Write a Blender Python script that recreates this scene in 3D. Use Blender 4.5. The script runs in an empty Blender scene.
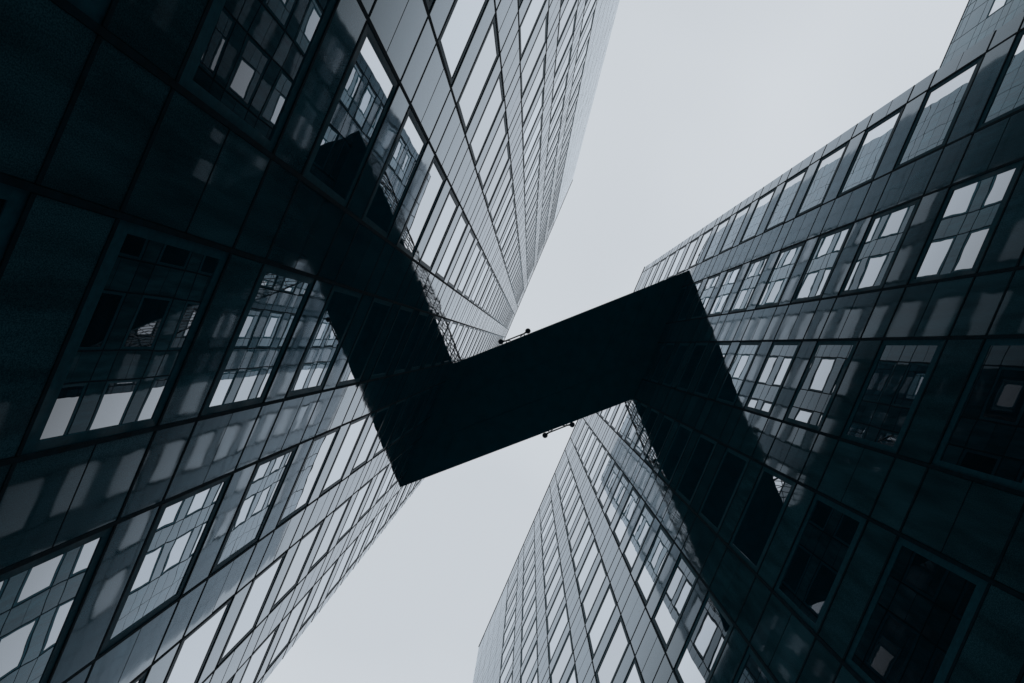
import bpy, bmesh, math, random
from mathutils import Vector, Matrix, Quaternion
random.seed(7)
S = bpy.context.scene
COL = S.collection

# ------------------------------------------------------------------ camera
D = 4.1            # metres from the camera to the near facade
FPX = 682.67
TH = 1.1567 + .0061          # the lane's direction in the picture (mean of the two facades)
cY, sY = math.cos(TH), math.sin(TH)
# world: +Z up, +Y along the lane (towards the upper right of the picture), +X towards the near tower
base = Matrix(((-sY, cY, 0), (cY, sY, 0), (0, 0, -1)))      # columns: camera right, up, back for a level-up view
zen = Vector((17.5, -3.5, -FPX)).normalized()                # where the zenith sits in camera space
Q = zen.rotation_difference(Vector((0, 0, -1))).to_matrix()
cam_d = bpy.data.cameras.new('camera')
cam = bpy.data.objects.new('camera', cam_d); COL.objects.link(cam)
cam.matrix_world = Matrix.Translation((0, 0, 1.6)) @ (base @ Q).to_4x4()
cam_d.sensor_width = 36; cam_d.lens = 24; cam_d.clip_end = 3000; cam_d.clip_start = 0.05
S.camera = cam
CAMM = cam.matrix_world.inverted()

# ------------------------------------------------------------------ sky, sun, exposure
W = bpy.data.worlds.new('World'); S.world = W; W.use_nodes = True
nt = W.node_tree; nt.nodes.clear()
SUN_EL, SUN_AZ = math.radians(32), math.radians(262)
sky = nt.nodes.new('ShaderNodeTexSky'); sky.sky_type = 'NISHITA'; sky.sun_disc = False
sky.sun_elevation = SUN_EL; sky.sun_rotation = SUN_AZ; sky.dust_density = 6; sky.air_density = 1.0
tc = nt.nodes.new('ShaderNodeTexCoord')
nz = nt.nodes.new('ShaderNodeTexNoise'); nz.inputs['Scale'].default_value = 1.2; nz.inputs['Detail'].default_value = 3
nt.links.new(tc.outputs['Generated'], nz.inputs['Vector'])
cr = nt.nodes.new('ShaderNodeValToRGB')
cr.color_ramp.elements[0].position = .38; cr.color_ramp.elements[0].color = (6.15, 6.5, 6.85, 1)
cr.color_ramp.elements[1].position = .62; cr.color_ramp.elements[1].color = (6.95, 7.25, 7.55, 1)
nt.links.new(nz.outputs['Fac'], cr.inputs['Fac'])
mx = nt.nodes.new('ShaderNodeMix'); mx.data_type = 'RGBA'; mx.inputs['Factor'].default_value = .94
nt.links.new(sky.outputs['Color'], mx.inputs['A']); nt.links.new(cr.outputs['Color'], mx.inputs['B'])
bg = nt.nodes.new('ShaderNodeBackground'); bg.inputs['Strength'].default_value = .1
out = nt.nodes.new('ShaderNodeOutputWorld')
nt.links.new(mx.outputs['Result'], bg.inputs['Color']); nt.links.new(bg.outputs['Background'], out.inputs['Surface'])
sd = bpy.data.lights.new('sun', 'SUN'); sd.energy = .5; sd.angle = math.radians(12); sd.color = (1, .96, .9)
sun = bpy.data.objects.new('sun', sd); COL.objects.link(sun)
sv = Vector((math.sin(SUN_AZ) * math.cos(SUN_EL), math.cos(SUN_AZ) * math.cos(SUN_EL), math.sin(SUN_EL)))
sun.rotation_euler = sv.to_track_quat('Z', 'Y').to_euler()
S.view_settings.view_transform = 'Standard'; S.view_settings.look = 'None'
S.view_settings.exposure = 0; S.view_settings.gamma = 1; S.view_settings.use_curve_mapping = False
S.cycles.max_bounces = 14; S.cycles.glossy_bounces = 12; S.cycles.diffuse_bounces = 4

# ------------------------------------------------------------------ materials
def mat(name):
    m = bpy.data.materials.new(name); m.use_nodes = True
    n = m.node_tree; b = n.nodes['Principled BSDF']
    return m, n, b
def bump_into(n, b, layers, rot=None):
    """layers: (scale, distance) noise bumps in object metres, chained"""
    g = n.nodes.new('ShaderNodeNewGeometry'); prev = None
    for sc, dist, det in layers:
        t = n.nodes.new('ShaderNodeTexNoise'); t.inputs['Scale'].default_value = sc; t.inputs['Detail'].default_value = det
        n.links.new(g.outputs['Position'], t.inputs['Vector'])
        bp = n.nodes.new('ShaderNodeBump'); bp.inputs['Strength'].default_value = 1; bp.inputs['Distance'].default_value = dist
        n.links.new(t.outputs['Fac'], bp.inputs['Height'])
        if prev: n.links.new(prev.outputs['Normal'], bp.inputs['Normal'])
        prev = bp
    n.links.new(prev.outputs['Normal'], b.inputs['Normal'])
    return g
def C4(v): return tuple(v) + (1,) if isinstance(v, tuple) else (v, v, v, 1)
def refl_ramp(n, pts):
    lw = n.nodes.new('ShaderNodeLayerWeight'); lw.inputs['Blend'].default_value = .5
    r = n.nodes.new('ShaderNodeValToRGB'); r.color_ramp.interpolation = 'LINEAR'
    e = r.color_ramp.elements
    e[0].position, e[0].color = pts[0][0], C4(pts[0][1])
    e[1].position, e[1].color = pts[-1][0], C4(pts[-1][1])
    for p, v in pts[1:-1]:
        x = e.new(p); x.color = C4(v)
    n.links.new(lw.outputs['Facing'], r.inputs['Fac'])
    return r.outputs['Color']
def granite():
    m, n, b = mat('polished_granite')
    g = bump_into(n, b, [(.6, .0042, 0), (2.6, .0006, 0)])
    t = n.nodes.new('ShaderNodeTexNoise'); t.inputs['Scale'].default_value = 70; t.inputs['Detail'].default_value = 6
    n.links.new(g.outputs['Position'], t.inputs['Vector'])
    r = n.nodes.new('ShaderNodeValToRGB')
    r.color_ramp.elements[0].position = .36; r.color_ramp.elements[0].color = (.006, .042, .058, 1)
    r.color_ramp.elements[1].position = .66; r.color_ramp.elements[1].color = (.034, .115, .145, 1)
    n.links.new(t.outputs['Fac'], r.inputs['Fac'])
    a = n.nodes.new('ShaderNodeAttribute'); a.attribute_name = 'tone'
    mu = n.nodes.new('ShaderNodeMix'); mu.data_type = 'RGBA'; mu.blend_type = 'MULTIPLY'; mu.inputs['Factor'].default_value = 1
    n.links.new(r.outputs['Color'], mu.inputs['A']); n.links.new(a.outputs['Color'], mu.inputs['B'])
    ms_ = n.nodes.new('ShaderNodeMapping'); ms_.inputs['Scale'].default_value = (2.2, 2.2, .35)
    n.links.new(g.outputs['Position'], ms_.inputs['Vector'])
    t3 = n.nodes.new('ShaderNodeTexNoise'); t3.inputs['Scale'].default_value = 1.5; t3.inputs['Detail'].default_value = 6
    n.links.new(ms_.outputs['Vector'], t3.inputs['Vector'])
    r3 = n.nodes.new('ShaderNodeMapRange'); r3.inputs['From Min'].default_value = .35; r3.inputs['From Max'].default_value = .65
    r3.inputs['To Min'].default_value = .7; r3.inputs['To Max'].default_value = 1.3
    n.links.new(t3.outputs['Fac'], r3.inputs['Value'])
    mu2 = n.nodes.new('ShaderNodeMix'); mu2.data_type = 'RGBA'; mu2.blend_type = 'MULTIPLY'; mu2.inputs['Factor'].default_value = 1
    n.links.new(mu.outputs['Result'], mu2.inputs['A']); n.links.new(r3.outputs['Result'], mu2.inputs['B'])
    n.links.new(mu2.outputs['Result'], b.inputs['Base Color'])
    # weathering: slightly uneven polish
    t2 = n.nodes.new('ShaderNodeTexNoise'); t2.inputs['Scale'].default_value = 1.3; t2.inputs['Detail'].default_value = 5
    n.links.new(g.outputs['Position'], t2.inputs['Vector'])
    mr = n.nodes.new('ShaderNodeMapRange'); mr.inputs['From Min'].default_value = .3; mr.inputs['From Max'].default_value = .7
    mr.inputs['To Min'].default_value = .022; mr.inputs['To Max'].default_value = .055
    n.links.new(t2.outputs['Fac'], mr.inputs['Value']); n.links.new(mr.outputs['Result'], b.inputs['Roughness'])
    # polished stone: a matt stone body under a clear polish whose reflectance climbs with the angle
    b.inputs['Specular IOR Level'].default_value = 0
    gl = n.nodes.new('ShaderNodeBsdfGlossy'); 
    n.links.new(refl_ramp(n, [(0, (.6, .85, 1.)), (.5, (.68, .87, 1.)), (.7, (.80, .91, 1.)), (.86, (.90, .95, 1.)), (1, (.97, .985, 1.))]), gl.inputs['Color'])
    n.links.new(mr.outputs['Result'], gl.inputs['Roughness'])
    n.links.new(b.inputs['Normal'].links[0].from_socket, gl.inputs['Normal'])
    ms = n.nodes.new('ShaderNodeMixShader')
    n.links.new(refl_ramp(n, [(0, .02), (.40, .025), (.5, .045), (.593, .105), (.658, .26), (.72, .44), (.785, .56), (.87, .70), (.927, .85), (.963, .95), (1, .99)]), ms.inputs[0])
    n.links.new(b.outputs[0], ms.inputs[1]); n.links.new(gl.outputs[0], ms.inputs[2])
    n.links.new(ms.outputs[0], n.nodes['Material Output'].inputs['Surface'])
    return m
def glass():
    m = bpy.data.materials.new('mirror_glass'); m.use_nodes = True
    n = m.node_tree; n.nodes.clear()
    o = n.nodes.new('ShaderNodeOutputMaterial')
    dif = n.nodes.new('ShaderNodeBsdfDiffuse'); dif.inputs['Color'].default_value = (.002, .012, .019, 1)
    gl = n.nodes.new('ShaderNodeBsdfGlossy'); gl.inputs['Roughness'].default_value = .0; gl.inputs['Color'].default_value = (.92, .965, 1, 1)
    oi = n.nodes.new('ShaderNodeObjectInfo'); mr = n.nodes.new('ShaderNodeMapRange')
    mr.inputs['To Min'].default_value = .86; mr.inputs['To Max'].default_value = 1.0
    n.links.new(oi.outputs['Random'], mr.inputs['Value'])
    at = n.nodes.new('ShaderNodeAttribute'); at.attribute_name = 'tone'
    m1 = n.nodes.new('ShaderNodeMix'); m1.data_type = 'RGBA'; m1.blend_type = 'MULTIPLY'; m1.inputs['Factor'].default_value = 1
    m1.inputs['A'].default_value = (.93, .965, 1, 1); n.links.new(at.outputs['Color'], m1.inputs['B'])
    m2 = n.nodes.new('ShaderNodeMix'); m2.data_type = 'RGBA'; m2.blend_type = 'MULTIPLY'; m2.inputs['Factor'].default_value = 1
    n.links.new(m1.outputs['Result'], m2.inputs['A']); n.links.new(mr.outputs['Result'], m2.inputs['B'])
    n.links.new(m2.outputs['Result'], gl.inputs['Color'])
    mixs = n.nodes.new('ShaderNodeMixShader')
    n.links.new(refl_ramp(n, [(0, .26), (.40, .34), (.46, .46), (.52, .64), (.593, .8), (.658, .9), (1, .98)]), mixs.inputs[0]); n.links.new(dif.outputs[0], mixs.inputs[1]); n.links.new(gl.outputs[0], mixs.inputs[2])
    n.links.new(mixs.outputs[0], o.inputs['Surface'])
    bump_into(n, gl, [(.75, .0018, 0), (3.0, .0002, 0)])
    return m
def plain(name, col, rough, metal=0, spec=.5, nscale=8, amt=.35):
    m, n, b = mat(name)
    g = n.nodes.new('ShaderNodeNewGeometry')
    t = n.nodes.new('ShaderNodeTexNoise'); t.inputs['Scale'].default_value = nscale; t.inputs['Detail'].default_value = 5
    n.links.new(g.outputs['Position'], t.inputs['Vector'])
    r = n.nodes.new('ShaderNodeValToRGB')
    r.color_ramp.elements[0].position = .3; r.color_ramp.elements[0].color = tuple(c * (1 - amt) for c in col) + (1,)
    r.color_ramp.elements[1].position = .7; r.color_ramp.elements[1].color = tuple(c * (1 + amt) for c in col) + (1,)
    n.links.new(t.outputs['Fac'], r.inputs['Fac']); n.links.new(r.outputs['Color'], b.inputs['Base Color'])
    b.inputs['Roughness'].default_value = rough; b.inputs['Metallic'].default_value = metal
    b.inputs['Specular IOR Level'].default_value = spec
    return m
M = dict(
    granite=granite(), glass=glass(),
    joint=plain('joint_shadow_gap', (.002, .022, .034), .7, 0, .03),
    frame=plain('window_frame_metal', (.012, .09, .125), .65, 0, .02, 12, .2),
    soffit=plain('dark_painted_steel_soffit', (.003, .070, .095), .8, 0, .1, 1.5, .12),
    steel=plain('dark_painted_steel', (.006, .03, .045), .55, 0, .3, 6, .2),
    lampglass=plain('lamp_lens', (.1, .14, .16), .2),
    roof=plain('roof_gravel', (.12, .14, .15), .9),
    paving=plain('paving_stone', (.28, .31, .33), .8, 0, .3, 3, .3),
    asphalt=plain('asphalt', (.045, .05, .055), .9, 0, .3, 20, .3),
)
def add_sheen(m, pts, rough):
    n = m.node_tree; b = n.nodes['Principled BSDF']
    gl = n.nodes.new('ShaderNodeBsdfGlossy'); gl.inputs['Color'].default_value = (.88, .94, 1, 1); gl.inputs['Roughness'].default_value = rough
    ms = n.nodes.new('ShaderNodeMixShader'); n.links.new(refl_ramp(n, pts), ms.inputs[0])
    n.links.new(b.outputs[0], ms.inputs[1]); n.links.new(gl.outputs[0], ms.inputs[2])
    n.links.new(ms.outputs[0], n.nodes['Material Output'].inputs['Surface'])
add_sheen(M['frame'], [(0, .005), (.5, .01), (.66, .02), (.77, .05), (.85, .12), (.92, .28), (1, .85)], .06)
MATS = ('granite', 'joint', 'frame', 'glass', 'roof')

# ------------------------------------------------------------------ mesh helpers
class MB:
    def __init__(s): s.v = []; s.f = []; s.m = []; s.t = []
    def quad(s, pts, mi=0, tone=1.0):
        i = len(s.v); s.v += [tuple(p) for p in pts]; s.f.append(tuple(range(i, i + len(pts)))); s.m.append(mi); s.t.append(tone)
    def box(s, a, b, mi=0, tone=1.0, skip=()):
        (x0, y0, z0), (x1, y1, z1) = a, b
        F = {'x1': [(x1, y0, z0), (x1, y1, z0), (x1, y1, z1), (x1, y0, z1)], 'x0': [(x0, y1, z0), (x0, y0, z0), (x0, y0, z1), (x0, y1, z1)],
             'y0': [(x0, y0, z0), (x1, y0, z0), (x1, y0, z1), (x0, y0, z1)], 'y1': [(x1, y1, z0), (x0, y1, z0), (x0, y1, z1), (x1, y1, z1)],
             'z1': [(x0, y0, z1), (x1, y0, z1), (x1, y1, z1), (x0, y1, z1)], 'z0': [(x0, y1, z0), (x1, y1, z0), (x1, y0, z0), (x0, y0, z0)]}
        for k, q in F.items():
            if k not in skip: s.quad(q, mi, tone)
    def bar(s, p, q, r, mi=0, n=6):
        p, q = Vector(p), Vector(q); ax = (q - p).normalized()
        e = ax.orthogonal().normalized(); g = ax.cross(e)
        A = [p + r * (math.cos(6.28318 * k / n) * e + math.sin(6.28318 * k / n) * g) for k in range(n)]
        B = [x + (q - p) for x in A]
        for k in range(n): s.quad([A[k], A[(k + 1) % n], B[(k + 1) % n], B[k]], mi)
        s.quad(A[::-1], mi); s.quad(B, mi)
    def build(s, name, mats, parent=None, loc=(0, 0, 0)):
        me = bpy.data.meshes.new(name); me.from_pydata(s.v, [], s.f)
        for m in mats: me.materials.append(M[m])
        me.polygons.foreach_set('material_index', s.m)
        at = me.color_attributes.new('tone', 'FLOAT_COLOR', 'CORNER')
        c = []
        for f, t in zip(s.f, s.t): c += [t, t, t, 1] * len(f)
        at.data.foreach_set('color', c)
        me.update()
        o = bpy.data.objects.new(name, me); COL.objects.link(o); o.parent = parent; o.location = loc
        return o
def empty(name, loc, rz, label, cat, group=None):
    o = bpy.data.objects.new(name, None); COL.objects.link(o); o.location = loc; o.rotation_euler = (0, 0, rz)
    o['label'] = label; o['category'] = cat
    if group: o['group'] = group
    return o

# ------------------------------------------------------------------ ground
g = MB(); g.quad([(-1500, -1500, 0), (1500, -1500, 0), (1500, 1500, 0), (-1500, 1500, 0)])
o = g.build('ground', ['paving']); o['kind'] = 'structure'
g = MB(); g.quad([(-6.1, -300, .004), (-2.2, -300, .004), (-2.2, 300, .004), (-6.1, 300, .004)])
o = g.build('road', ['asphalt']); o['kind'] = 'structure'

# ------------------------------------------------------------------ towers
US = D * .68267                 # one s-unit (1000/v) in metres
SH = 1.284 * US                  # storey
WH = .8865 * US                  # window height
PER = .9526 * D; WW = .6219 * D; GW = PER - WW
HG = .038                       # half width of a main joint
HM = .013                       # half width of a fine joint
def tower(name, label, X, face, u_lo, u_hi, w_ref, nstorey, z_ref, z_roof, depth, n_lo, n_hi, group=None, rot=0):
    """face = -1: facade looks towards -X; +1 towards +X. windows start at w_ref + k*PER for k in n_lo..n_hi"""
    rz = math.pi if face < 0 else 0
    T = empty(name, (X, 0, 0), rz + rot, label, 'tower', group)
    sy = -1 if face < 0 else 1
    wins = []
    wall = MB()
    def panel(a, b, z0, z1, ha0, ha1, hz0, hz1):
        y0, y1 = sorted((sy * (a + ha0), sy * (b - ha1)))
        z0 += hz0; z1 -= hz1
        if y1 - y0 < .02 or z1 - z0 < .02: return
        tone = random.uniform(.75, 1.25)
        e = [random.uniform(-.0026, .0026) for _ in range(2)]
        d0 = random.uniform(-.001, .001)
        bv = .003
        def dep(y, z): return d0 + e[0] * (y - y0) / 1.5 + e[1] * (z - z0) / 1.5
        fr = [(y0 + bv, z0 + bv), (y1 - bv, z0 + bv), (y1 - bv, z1 - bv), (y0 + bv, z1 - bv)]
        ed = [(y0, z0), (y1, z0), (y1, z1), (y0, z1)]
        F = [(dep(y, z), y, z) for y, z in fr]; E_ = [(dep(y, z) - bv, y, z) for y, z in ed]; B = [(-.07, y, z) for y, z in ed]
        wall.quad(F, 0, tone)
        for i in range(4):
            j = (i + 1) % 4
            wall.quad([E_[i], E_[j], F[j], F[i]], 1, 1)
            wall.quad([B[i], B[j], E_[j], E_[i]], 1, 1)
    # rows
    rows = []
    z = z_ref
    while z > SH: z -= SH
    k = 0; zb = z
    # vertical strips
    strips = []
    u = w_ref + n_lo * PER
    ks = list(range(n_lo, n_hi + 1))
    first = w_ref + n_lo * PER; last = w_ref + n_hi * PER + WW
    # blank ends split into panels about GW..1.9 m wide
    def blanks(a, b):
        if b - a < .05: return []
        n = max(1, round((b - a) / 1.5)); return [('g', a + (b - a) * i / n, a + (b - a) * (i + 1) / n, i > 0, i < n - 1) for i in range(n)]
    strips += blanks(u_lo, first)
    for kk in ks:
        a = w_ref + kk * PER
        strips.append(('w', a, a + WW, False, False))
        if kk < n_hi: strips.append(('g', a + WW, a + PER, False, False))
    strips += blanks(last, u_hi)
    zs = []
    zt = zb
    while zt < z_roof - .3:
        zs.append(zt); zt += SH
    for (kind, a, b, fa, fb) in strips:
        h0 = HM if fa else HG; h1 = HM if fb else HG
        # below the first window
        panel(a, b, 0.0, zb, h0, h1, 0, HG)
        for i, z0 in enumerate(zs):
            top = i >= nstorey
            zc = z0 + WH
            zn = z0 + SH
            if not top:
                if kind == 'w': wins.append((a, z0))
                else:
                    panel(a, b, z0, z0 + WH / 2, h0, h1, HG * .8, HM); panel(a, b, z0 + WH / 2, zc, h0, h1, HM, HG * .8)
                panel(a, b, zc, min(zn, z_roof), h0, h1, HG * .8, HG * .8)
            else:
                z1 = min(zn, z_roof)
                panel(a, b, z0, min(zc, z1), h0, h1, HG * .8, HM)
                if z1 > zc + .1: panel(a, b, zc, z1, h0, h1, HM, HM)
    # dark gasket profiles standing just proud in every main joint
    ub = sorted({round(x, 4) for st in strips for x in (st[1], st[2])})
    fine = {round(st[1], 4) for st in strips if st[3]}
    for x in ub[1:-1]:
        w_ = .008 if x in fine else HG - .004
        pr = .001 if x in fine else .008
        wall.box((-.069, sy * x - w_, 0), (pr, sy * x + w_, z_roof - .02), 1, 1, skip=('x0',))
    for (kind, a, b, fa, fb) in strips:
        y0, y1 = sorted((sy * (a + HG + .002), sy * (b - HG - .002)))
        if fa or fb: continue                      # the blank end bays are jointed flush
        for i, z0 in enumerate(zs):
            for zc_, w_, pr in ((z0, HG * .8 - .002, .009), (z0 + WH, HG * .8 - .002, .009), (z0 + WH / 2, .010, .003)):
                if zc_ > z_roof - .3: continue
                if pr < .004 and (kind == 'w' or i >= nstorey): continue
                wall.box((-.069, y0, zc_ - w_), (pr, y1, zc_ + w_), 1, 1, skip=('x0',))
    # structural core behind the cladding
    ylo, yhi = sorted((sy * u_lo, sy * u_hi))
    wall.box((-depth, ylo + .02, 0), (-.07, yhi - .02, z_roof - .03), 1, 1, skip=('z0',))
    # end walls: stone slabs
    nd = int(depth / 1.6)
    for ye, sg in ((ylo + .02, -1), (yhi - .02, 1)):
        for zz in zs + [zs[-1] + SH]:
            z0, z1 = zz, min(zz + SH, z_roof)
            if z1 - z0 < .2: continue
            for q in range(nd):
                x0 = -depth + q * depth / nd; x1 = x0 + depth / nd
                a_, b_ = (ye - .02, ye + .0) if sg < 0 else (ye, ye + .02)
                xf = min(x1 - .02, -.012)
                wall.box((x0 + .02, a_, z0 + .02), (xf, b_, z1 - .02), 0, random.uniform(.8, 1.2))
    # parapet coping and flat roof
    wall.box((-.45, ylo - .02, z_roof), (.03, yhi + .02, z_roof + .12), 1)
    wall.box((-depth, ylo - .02, z_roof), (-depth + .45, yhi + .02, z_roof + .12), 1)
    wall.build('wall', ['granite', 'joint'], T)
    rf = MB(); rf.box((-depth + .46, ylo + .05, z_roof - .02), (-.46, yhi - .05, z_roof + .02), 0)
    rf.build('roof', ['roof'], T)
    # windows
    f1, f2 = .040 * D, .060 * D
    fy0 = fy1 = .037 * D; fz0 = .060 * D; fz1 = .048 * D
    def frame_into(m, oy, oz, mi):
        G = .025
        y0, y1, z0, z1 = oy + G, oy + WW - G, oz + G, oz + WH - G
        a, b, c, d = oy + fy0, oy + WW - fy1, oz + fz0, oz + WH - fz1
        o_ = [(y0, z0), (y1, z0), (y1, z1), (y0, z1)]; i_ = [(a, c), (b, c), (b, d), (a, d)]
        for i in range(4):
            j = (i + 1) % 4
            # sloped front, mitred
            m.quad([(-.007,) + o_[i], (-.007,) + o_[j], (-.011,) + i_[j], (-.011,) + i_[i]], mi)
            m.quad([(-.011,) + i_[i], (-.011,) + i_[j], (-.068,) + i_[j], (-.068,) + i_[i]], mi)
            m.quad([(-.069,) + o_[i], (-.069,) + o_[j], (-.007,) + o_[j], (-.007,) + o_[i]], mi)
        return a, b, c, d
    def pane_into(m, oy, oz, mi, tilt=False):
        a, b, c, d = oy + fy0 - .005, oy + WW - fy1 + .005, oz + fz0 - .005, oz + WH - fz1 + .005
        e1, e2 = (random.uniform(-.0024, .0024), random.uniform(-.0024, .0024)) if tilt else (0, 0)
        m.quad([(-.024 - e1 - e2, a, c), (-.024 + e1 - e2, b, c), (-.024 + e1 + e2, b, d), (-.024 - e1 + e2, a, d)], mi, random.uniform(.88, 1) if tilt else 1)
    def oyoz(a, z): return (min(sy * a, sy * (a + WW)), z)
    TM = Matrix.Translation((X, 0, 0)) @ Matrix.Rotation(rz + rot, 4, 'Z')
    def area(w):
        oy, oz = oyoz(*w); pts = []
        for (y, z) in ((oy, oz), (oy + WW, oz), (oy + WW, oz + WH), (oy, oz + WH)):
            c = CAMM @ (TM @ Vector((0, y, z)))
            if c.z > -.3: return 0
            px, py = 512 + FPX * c.x / -c.z, 341.5 - FPX * c.y / -c.z
            pts.append((min(max(px, 0), 1024), min(max(py, 0), 683)))
        s = 0
        for i in range(4):
            x0, y0 = pts[i]; x1, y1 = pts[(i + 1) % 4]; s += x0 * y1 - x1 * y0
        return abs(s) / 2
    wins.sort(key=area, reverse=True)
    near = [w for w in wins[:98] if area(w) > 1]
    rest = wins[len(near):]
    proto = None
    for w in near:
        oy, oz = oyoz(*w)
        if proto is None:
            m = MB(); frame_into(m, 0, 0, 0); fo = m.build('window', ['frame'], T); proto = fo
            m = MB(); pane_into(m, 0, 0, 0); po = m.build('pane', ['glass'], fo); ppane = po
        else:
            fo = proto.copy(); COL.objects.link(fo); fo.parent = T
            po = ppane.copy(); COL.objects.link(po); po.parent = fo
        fo.location = (0, oy, oz)
        a1, a2 = random.uniform(-.0022, .0022), random.uniform(-.0022, .0022)
        po.rotation_euler = (0, a1, a2)
    if rest:
        m = MB()
        for w in rest:
            oy, oz = oyoz(*w); frame_into(m, oy, oz, 0); pane_into(m, oy, oz, 1, True)
        o = m.build('windows', ['frame', 'glass'], T); o['kind'] = 'stuff'
    return T

zL = 1.6 + 2.2994 * US
RR = 1.8357
tower('glass_tower', 'tall polished granite tower on the left, holding the lower end of the footbridge',
      D, -1, -3.743 * D, 6.68 * D, .2286 * D, 28 + 1, zL, 1.6 + 39.6 * US, 22, -4, 4, rot=-.0096 + .0061)
XR = -RR * D
tower('glass_tower', 'polished granite tower filling the right side, holding the upper end of the footbridge',
      XR, 1, -7.35 * D, 2.894 * D, 2.1163 * D, 17 + 1, 1.6 + 4.9016 * US, 1.6 + 24.74 * US, 22, -8, 0, rot=-.0026 + .0061)
tower('glass_tower', 'distant pale grey tower wall peeking out behind the roof edge at top right',
      -6.4 * D, 1, 7.6 * D, 16.8 * D, 10.62 * D, 17 + 1, zL, 1.6 + 24.3 * US, 22, 0, 6)

# ------------------------------------------------------------------ footbridge, running at 45 degrees between the towers
ZB = 1.6 + 15.85 * US
BA = Vector((D, -2.905 * D, ZB)); BB = Vector((D, -.76 * D, ZB))              # corners on the near tower
CA = Vector((XR, -.135 * D, ZB)); CB = Vector((XR, 2.075 * D, ZB))
BR = empty('skybridge', ((D + XR) / 2, -.37 * D, ZB), 0, 'dark steel footbridge crossing diagonally overhead between the two towers', 'bridge')
OFF = Vector(BR.location)
def L_(p): return Vector(p) - OFF
axis_ = (CB - BB).normalized()
m = MB()
TK = .35
e = .0
ax2 = (CA - BA).normalized()
lo = [L_(BA - ax2 * .1), L_(BB - axis_ * .1), L_(CB + axis_ * .1), L_(CA + ax2 * .1)]; hi = [p + Vector((0, 0, TK)) for p in lo]
m.quad(lo, 0); m.quad(hi[::-1], 0)
for i in range(4):
    j = (i + 1) % 4; m.quad([lo[j], lo[i], hi[i], hi[j]], 0)
# lining panels under the deck with open seams
NP, MP = 12, 3
for i in range(NP):
    for j in range(MP):
        def PT(a_, b_): return lo[0].lerp(lo[3], a_).lerp(lo[1].lerp(lo[2], a_), b_)
        ga, gb = .0012, .0025
        q = [PT(i / NP + ga, j / MP + gb), PT((i + 1) / NP - ga, j / MP + gb), PT((i + 1) / NP - ga, (j + 1) / MP - gb), PT(i / NP + ga, (j + 1) / MP - gb)]
        dz = Vector((0, 0, -.03 - random.uniform(0, .004)))
        w = [p + dz for p in q]
        m.quad(w[::-1], 0)
        for k in range(4):
            l = (k + 1) % 4; m.quad([q[k], q[l], w[l], w[k]], 0)
m.build('deck', ['soffit'], BR)
TH_ = 6.6
n45 = Vector((axis_.y, -axis_.x, 0))
for A, B, sg in ((L_(BA), L_(CA), 1), (L_(BB), L_(CB), -1)):
    inn = n45 * (.12 * (1 if (BB - BA).dot(n45) * sg > 0 else -1))
    A = A + inn + Vector((0, 0, TK)); B = B + inn + Vector((0, 0, TK))
    Ln = (B - A).length; nb = 10
    a = A + axis_ * .05; b = B - axis_ * .05
    up = Vector((0, 0, 1))
    t = MB()
    rows = 3; rh = (TH_ - .08) / rows; nb = 21
    for zz, r in ((.08, .06), (TH_, .07)): t.bar(a + up * zz, b + up * zz, r)
    for k in range(1, rows): t.bar(a + up * (.08 + rh * k), b + up * (.08 + rh * k), .018, n=4)
    for k in range(0, nb + 1, 7):
        p = a.lerp(b, k / nb); t.bar(p + up * .05, p + up * TH_, .05)
    for k in range(nb):
        p, q = a.lerp(b, k / nb), a.lerp(b, (k + 1) / nb)
        for r_ in range(rows):
            h0, h1 = .08 + rh * r_, .08 + rh * (r_ + 1)
            t.bar(p + up * h0, q + up * h1, .028, n=5); t.bar(p + up * h1, q + up * h0, .028, n=5)
    t.build('truss', ['steel'], BR)
    # lamp bar bracketed out from the bridge edge, a round floodlight at each end
    out_ = -inn.normalized()
    fr = .672 if sg > 0 else .26
    wv = 1.9
    c = (A - inn).lerp(B - inn, fr) + axis_ * .12 + up * (-TK + .25)
    t = MB(); off = .13
    t.bar(c + out_ * off - axis_ * wv / 2, c + out_ * off + axis_ * wv / 2, .045)
    t.bar(c + out_ * (off - .17) - axis_ * wv * .35, c + out_ * (off - .17) + axis_ * wv * .35, .02)
    for q in (-.33, .33): t.bar(c + axis_ * wv * q, c + out_ * off + axis_ * wv * q, .035)
    t.bar(c + out_ * (off + .12) - axis_ * wv * .5, c + out_ * (off - .1) - axis_ * wv * .18, .03)
    t.bar(c + out_ * (off + .12) + axis_ * wv * .5, c + out_ * (off - .1) + axis_ * wv * .18, .03)
    lb = t.build('lamp_bar', ['steel'], BR)
    for q in (-.5, .5):
        pc = c + out_ * (off + .06) + axis_ * wv * q
        t = MB(); prof = [(-.3, .05), (-.24, .07), (-.16, .13), (0, .165), (.12, .175), (.15, .15)]
        n = 14
        rings = [[pc + Vector((r * math.cos(6.28318 * k / n), r * math.sin(6.28318 * k / n), -h)) for k in range(n)] for h, r in prof]
        for i in range(len(rings) - 1):
            for k in range(n): t.quad([rings[i][k], rings[i + 1][k], rings[i + 1][(k + 1) % n], rings[i][(k + 1) % n]], 0)
        t.quad(rings[-1], 0); t.quad(rings[0][::-1], 0)
        t.build('floodlight', ['steel'], lb)
